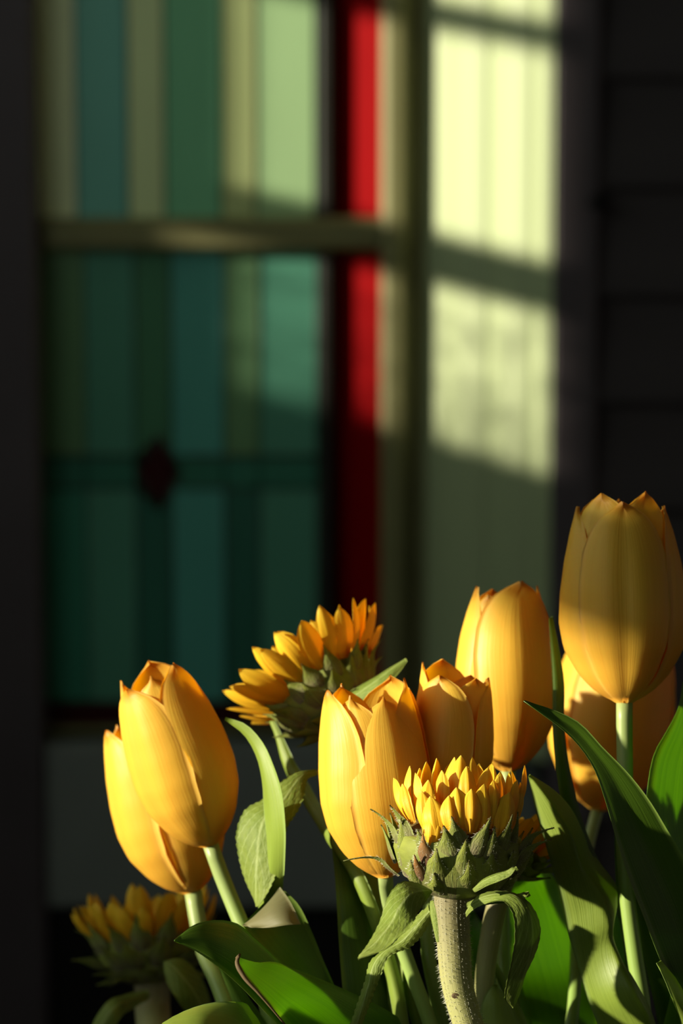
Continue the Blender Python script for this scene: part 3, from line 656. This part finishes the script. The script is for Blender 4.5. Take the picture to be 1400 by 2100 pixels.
# ------------------------------------------------------------------ front sunflower, petal by petal
D1 = 1.0; PX1 = D1 / FPX
def rx1(y): return float(np.interp(y, [1550, 1640, 1700, 1760, 1800, 1825, 1845], [118, 132, 140, 142, 118, 80, 40]))
AX1 = camvec(.06, 1, .05)
f1, f2 = foot(965, D1)
s1 = empty('sunflower', f2); tag(s1, 'sharp front sunflower with upright petals and a thick hairy stem', 'sunflower', 'sunflowers in the bouquet')
a1, e1, e2 = headframe(AX1); C1 = P(926, 1842, D1)
stem_pts = [C1 + a1 * .004, P(926, 1860, D1), P(930, 1930, D1), P(936, 2010, D1), P(950, 2070, D1), P(968, 2125, D1), f1, f2]
sw1 = 60 * PX1 / 2
SV, SF, SUV = tube(stem_pts, [sw1 * 1.25, sw1 * .98, sw1 * .93, sw1 * .95, sw1 * 1.0, sw1 * 1.0, sw1, sw1], 28, 110); st1 = obj('stem', SV, SF, M_SSTEM, s1, SUV)
receptacle(s1, P(932, 1838, D1), a1, e1, e2, 132 * PX1, 132 * PX1, M_BRACT)
CX1 = 940
def dep1(x, y, k):
    r = rx1(y) ; return D1 - k * math.sqrt(max(30, r * r - (x - CX1) ** 2)) * PX1
def rad1(x, k):
    s = max(-1, min(1, (x - CX1) / 142)); return nrm(RT * s - FWD * k * math.sqrt(max(.05, 1 - s * s)))
# (tip x, tip y, base x, base y, width, ring: 1 front .. -1 back)
rays = [(804, 1596, 838, 1680, 30, .55), (833, 1572, 846, 1680, 32, .2), (852, 1585, 868, 1690, 32, .45), (873, 1600, 878, 1695, 36, .7), (879, 1633, 898, 1725, 46, .95), (886, 1667, 882, 1735, 38, 1.0),
        (893, 1555, 898, 1660, 34, -.2), (930, 1553, 915, 1670, 36, .0), (944, 1550, 936, 1665, 42, .25), (975, 1554, 966, 1665, 38, .15), (936, 1615, 944, 1715, 54, .9), (920, 1632, 930, 1715, 40, .97),
        (1003, 1575, 980, 1680, 42, .4), (996, 1608, 990, 1710, 48, .85), (1030, 1584, 1014, 1680, 40, .5), (1022, 1592, 1006, 1690, 36, .65), (1044, 1625, 1026, 1720, 48, .9), (1082, 1572, 1044, 1680, 34, .2),
        (1062, 1600, 1042, 1690, 36, .55), (1072, 1606, 1050, 1700, 30, .4), (870, 1562, 880, 1660, 30, -.5), (985, 1566, 972, 1670, 34, -.5), (1012, 1564, 1000, 1660, 32, -.7), (858, 1575, 860, 1670, 28, -.6), (1050, 1584, 1034, 1670, 30, -.4), (950, 1560, 950, 1660, 34, -.8)]
rs = np.random.RandomState(3)
rays += [(822, 1608, 846, 1690, 28, .7), (862, 1622, 874, 1705, 32, .85), (905, 1580, 906, 1680, 34, .4), (918, 1568, 922, 1660, 30, -.3), (958, 1572, 958, 1670, 34, .55), (968, 1618, 966, 1710, 42, .92), (1016, 1600, 1006, 1700, 36, .8), (1058, 1582, 1046, 1680, 28, .0)]
for tx, ty, bx, by, w, k in rays:
    b = P(bx, by, dep1(bx, by, k * .92)); t = P(tx, ty, dep1(tx, min(ty + 60, 1700), k * .85))
    g = blade(b, t, w * PX1 * 1.12, rad1(bx, k if abs(k) > .15 else .15), bulge=.10, curl=rs.uniform(-.12, .02), cup=-.55, ridge=.09, nr=20, nc=13, twist=rs.uniform(-.25, .25))
    V, F, UV = shell([g], .00035); obj('ray_petal', V, F, M_RAY, s1, UV)
br = [(804, 1650, 826, 1752, 34, .35, .5, 0), (820, 1646, 846, 1735, 34, .6, .3, 0), (838, 1676, 830, 1796, 50, .55, .15, 0), (765, 1722, 816, 1796, 22, .3, .9, 0), (870, 1708, 874, 1776, 34, .92, .1, 1), (858, 1744, 862, 1806, 28, .95, .2, 1),
      (903, 1729, 888, 1822, 62, 1.02, .15, 0), (911, 1688, 930, 1775, 52, .9, .2, 0), (925, 1672, 945, 1745, 36, .85, .1, 0), (954, 1702, 946, 1822, 56, 1.04, .25, 0), (1000, 1672, 975, 1762, 36, .92, .2, 0), (1010, 1692, 1002, 1775, 36, .95, .1, 0),
      (1040, 1668, 1022, 1770, 44, .8, .15, 0), (1054, 1664, 1046, 1750, 30, .6, .1, 0), (1101, 1680, 1058, 1756, 30, .5, .5, 0), (1098, 1706, 1058, 1778, 32, .65, .5, 0), (1006, 1738, 990, 1822, 62, 1.0, .1, 0), (1046, 1738, 1030, 1812, 56, .85, .1, 0),
      (1082, 1742, 1058, 1800, 44, .55, .2, 0), (862, 1696, 870, 1760, 34, .8, .2, 0), (960, 1760, 962, 1832, 60, 1.0, .05, 0), (1016, 1780, 1000, 1832, 60, .9, .0, 0), (890, 1790, 905, 1836, 54, 1.0, 0, 0), (846, 1760, 860, 1822, 48, .9, .05, 0), (1060, 1790, 1030, 1826, 50, .7, .0, 0)]
ho, hd, hl = [], [], []
for tx, ty, bx, by, w, k, curl, dry in br:
    b = P(bx, by, dep1(bx, by, k) - .0005); t = P(tx, ty, dep1(tx, ty, k * .98) - .0025)
    n = nrm(rad1(bx, k) - a1 * .25)
    g = blade(b, t, w * PX1 * 1.12, n, bulge=.13, curl=curl, shape=S_BRACT, cup=-.45, nr=20, nc=11, twist=rs.uniform(-.2, .2), wave=.12)
    V, F, UV = shell([g], .0005); o = obj('bract', V, F, M_BRACTDRY if dry else M_BRACT, s1, UV)
    if dry: o['label'] = 'brown withered bract'
    for _ in range(110):
        i = rs.randint(1, 19); j = rs.choice([0, 10, 0, 10, 3, 5, 7]); q = g[i, j]
        ho.append(q); side = (g[i, j] - g[i, 5]); hd.append(nrm(n + rs.normal(0, .5, 3)) + (nrm(side) if j in (0, 10) else 0)); hl.append(rs.uniform(.0006, .0014))
for k in range(15):                     # the far side of the head
    th = math.pi / 2 + math.pi * (k + .5) / 15; rad = e1 * math.sin(th) + e2 * math.cos(th); c0 = P(936, 1780, D1)
    b = c0 + rad * 128 * PX1; t = c0 + rad * 146 * PX1 + a1 * rs.uniform(70, 100) * PX1
    V, F, UV = shell([blade(b, t, 46 * PX1, rad, bulge=.1, curl=.2, shape=S_BRACT, cup=-.4)], .0005); obj('bract', V, F, M_BRACT, s1, UV)
# its leaves
def sleaf(root, *a, mat=M_SLEAF, **k): return leaf(root, ribbon(*a, **k), mat, .0006)
sleaf(s1, [(884, 1826), (852, 1811), (820, 1811), (796, 1840), (779, 1890), (758, 1930), (733, 1965)], [(884, 1832), (858, 1868), (838, 1902), (812, 1926), (790, 1946), (764, 1957), (734, 1966)],
      [.985, .976, .970, .966, .95], [.982, .957, .947, .944, .946], bulge=.003, serr=.0005, nserr=16, nr=64, power=1.0)
sleaf(s1, [(880, 1858), (842, 1890), (806, 1938), (760, 1972), (750, 2010), (737, 2050), (716, 2112)], [(886, 1880), (866, 1915), (842, 1940), (798, 1962), (778, 2004), (762, 2044), (736, 2112)],
      [1.012, 1.014, 1.014, 1.01, 1.01], [1.01, 1.01, 1.008, 1.008, 1.01], bulge=.003, serr=.0006, nserr=22, nr=90)
sleaf(s1, [(956, 1880), (972, 1864), (1006, 1850), (1036, 1850), (1052, 1876), (1056, 1920), (1049, 1970), (1038, 2020), (1036, 2050), (1051, 2066)],
      [(958, 1866), (980, 1838), (1030, 1828), (1074, 1842), (1098, 1872), (1107, 1906), (1097, 1955), (1078, 1995), (1066, 2034), (1053, 2067)],
      [.985, .975, .965, .962, .965, .97], [.985, .98, .975, .975, .975, .97], bulge=.004, serr=.0005, nserr=20, nr=90, power=1.1)
sleaf(s1, [(958, 1852), (990, 1838), (1030, 1832), (1060, 1834), (1083, 1828)], [(958, 1862), (992, 1856), (1034, 1852), (1064, 1852), (1084, 1832)],
      [.99, .985, .98], [.985, .975, .97], bulge=.002, serr=.0003, nserr=10, nr=40)
sleaf(s1, [(972, 1824), (990, 1804), (1016, 1792), (1040, 1786), (1058, 1777)], [(974, 1830), (1000, 1816), (1026, 1806), (1046, 1796), (1059, 1779)],
      [.975, .968, .965], [.97, .962, .960], bulge=.002, nr=30)
sleaf(s1, [(884, 1848), (882, 1870), (888, 1900), (896, 1930)], [(888, 1846), (894, 1870), (898, 1900), (900, 1932)], [.99, .985], [.985, .982], bulge=.001, nr=20)
# hairs on stem, bracts
for _ in range(7000):
    i = rs.randint(0, 62); k = rs.randint(0, 28); q = SV[i * 28 + k] * (1 - (f := rs.rand())) + SV[(i + 1) * 28 + k] * f
    cc = SV[i * 28:(i + 1) * 28].mean(0); ho.append(q); hd.append(nrm(q - cc) + rs.normal(0, .35, 3)); hl.append(rs.uniform(.0006, .0016))
V, F = hairs(ho, hd, hl, .00007)
tag(obj('hairs', V, F, M_FUZZ, s1, np.tile([[.5, .5]], (len(V), 1))), 'fine pale hairs on stem and bracts', kind='stuff')
V, F = lathe([(.0001, 0), (.0009, 0), (.0011, .0003), (.0007, .0006), (.0001, .0005)], (0, 0), 10); c = P(934, 2033, D1) + np.array([0, -sw1 * .95, 0])
tag(obj('scar', np.stack([V[:, 0] * 1.5 + c[0], c[1] - V[:, 2], V[:, 1] + c[2]], 1), F, M_DRY, s1), 'dark leaf scar')

# ------------------------------------------------------------------ the other sunflowers
s2, C2, a2, b2, c2 = sunflower('sunflower turned away against the green glass, above the middle tulip', (710, 1484), 1.10, camvec(-.54, .76, -.36), 106, 98,
     [(22, .92, .92, 48, 118, 48, 9), (20, .90, .98, 32, 116, 46, 9)],
     [(11, .50, .06, 60, 62, 46, 10), (13, .82, .32, 34, 74, 48, 12), (14, .98, .62, 24, 72, 44, 12)],
     [(716, 1515, 1.10), (715, 1600, 1.095), (740, 1760, 1.09), (800, 2110, 1.08)], 44, seed=11)
sleaf(s2, [(668, 1468), (720, 1418), (770, 1388), (806, 1366), (834, 1352)], [(690, 1480), (750, 1440), (790, 1408), (818, 1380), (835, 1356)], [1.09, 1.085, 1.085], [1.08, 1.075, 1.08], bulge=.003, nr=40)
sleaf(s2, [(646, 1578), (610, 1584), (580, 1602), (545, 1636), (502, 1664), (487, 1700), (490, 1755), (504, 1806), (528, 1858)], [(648, 1590), (630, 1598), (622, 1630), (606, 1668), (590, 1690), (580, 1740), (565, 1790), (548, 1830), (530, 1860)],
      [1.07, 1.06, 1.058, 1.06], [1.07, 1.055, 1.048, 1.05], bulge=.002, serr=.0007, nserr=26, nr=100)
V, F, UV = tube([P(690, 1600, 1.095), P(668, 1586, 1.092), P(640, 1584, 1.088)], [.0009, .0009], 8, 12); obj('petiole', V, F, M_SSTEM, s2, UV)
s3, C3, a3, b3, c3 = sunflower('blurred dark sunflower in shade at the lower left', (312, 2016), 1.24, camvec(-.10, .92, -.12), 106, 96,
     [(18, .94, .90, 34, 96, 42, 10), (16, .88, .98, 22, 104, 40, 8)],
     [(11, .55, .10, 72, 70, 46, 14), (13, .88, .35, 48, 84, 50, 14), (13, .98, .70, 28, 80, 44, 12)],
     [(312, 2060, 1.24), (320, 2130, 1.22), (420, 2300, 1.14)], 64, seed=23)
sleaf(s3, [(335, 1972), (340, 2010), (362, 2050), (392, 2090), (420, 2140)], [(338, 1970), (372, 1966), (402, 1990), (424, 2030), (440, 2140)], [1.16, 1.155, 1.17], [1.16, 1.165, 1.18], bulge=.004, nr=40)
sleaf(s3, [(300, 2030), (255, 2040), (215, 2060), (190, 2100), (180, 2160)], [(304, 2050), (270, 2070), (245, 2090), (225, 2120), (182, 2164)], [1.22, 1.19, 1.19], [1.215, 1.185, 1.185], bulge=.003, nr=36)
s4, C4, a4, b4, c4 = sunflower('sunflower mostly hidden in shadow behind the front sunflower at its right', (1034, 1800), 1.062, camvec(.30, .90, -.12), 74, 66,
     [(15, .92, .90, 40, 92, 36, 9), (13, .88, .98, 28, 92, 34, 8)], [(10, .6, .12, 70, 50, 34, 12), (12, .95, .5, 42, 58, 36, 12)],
     [(1020, 1850, 1.062), (1000, 1950, 1.062), (985, 2110, 1.062)], 38, seed=31)
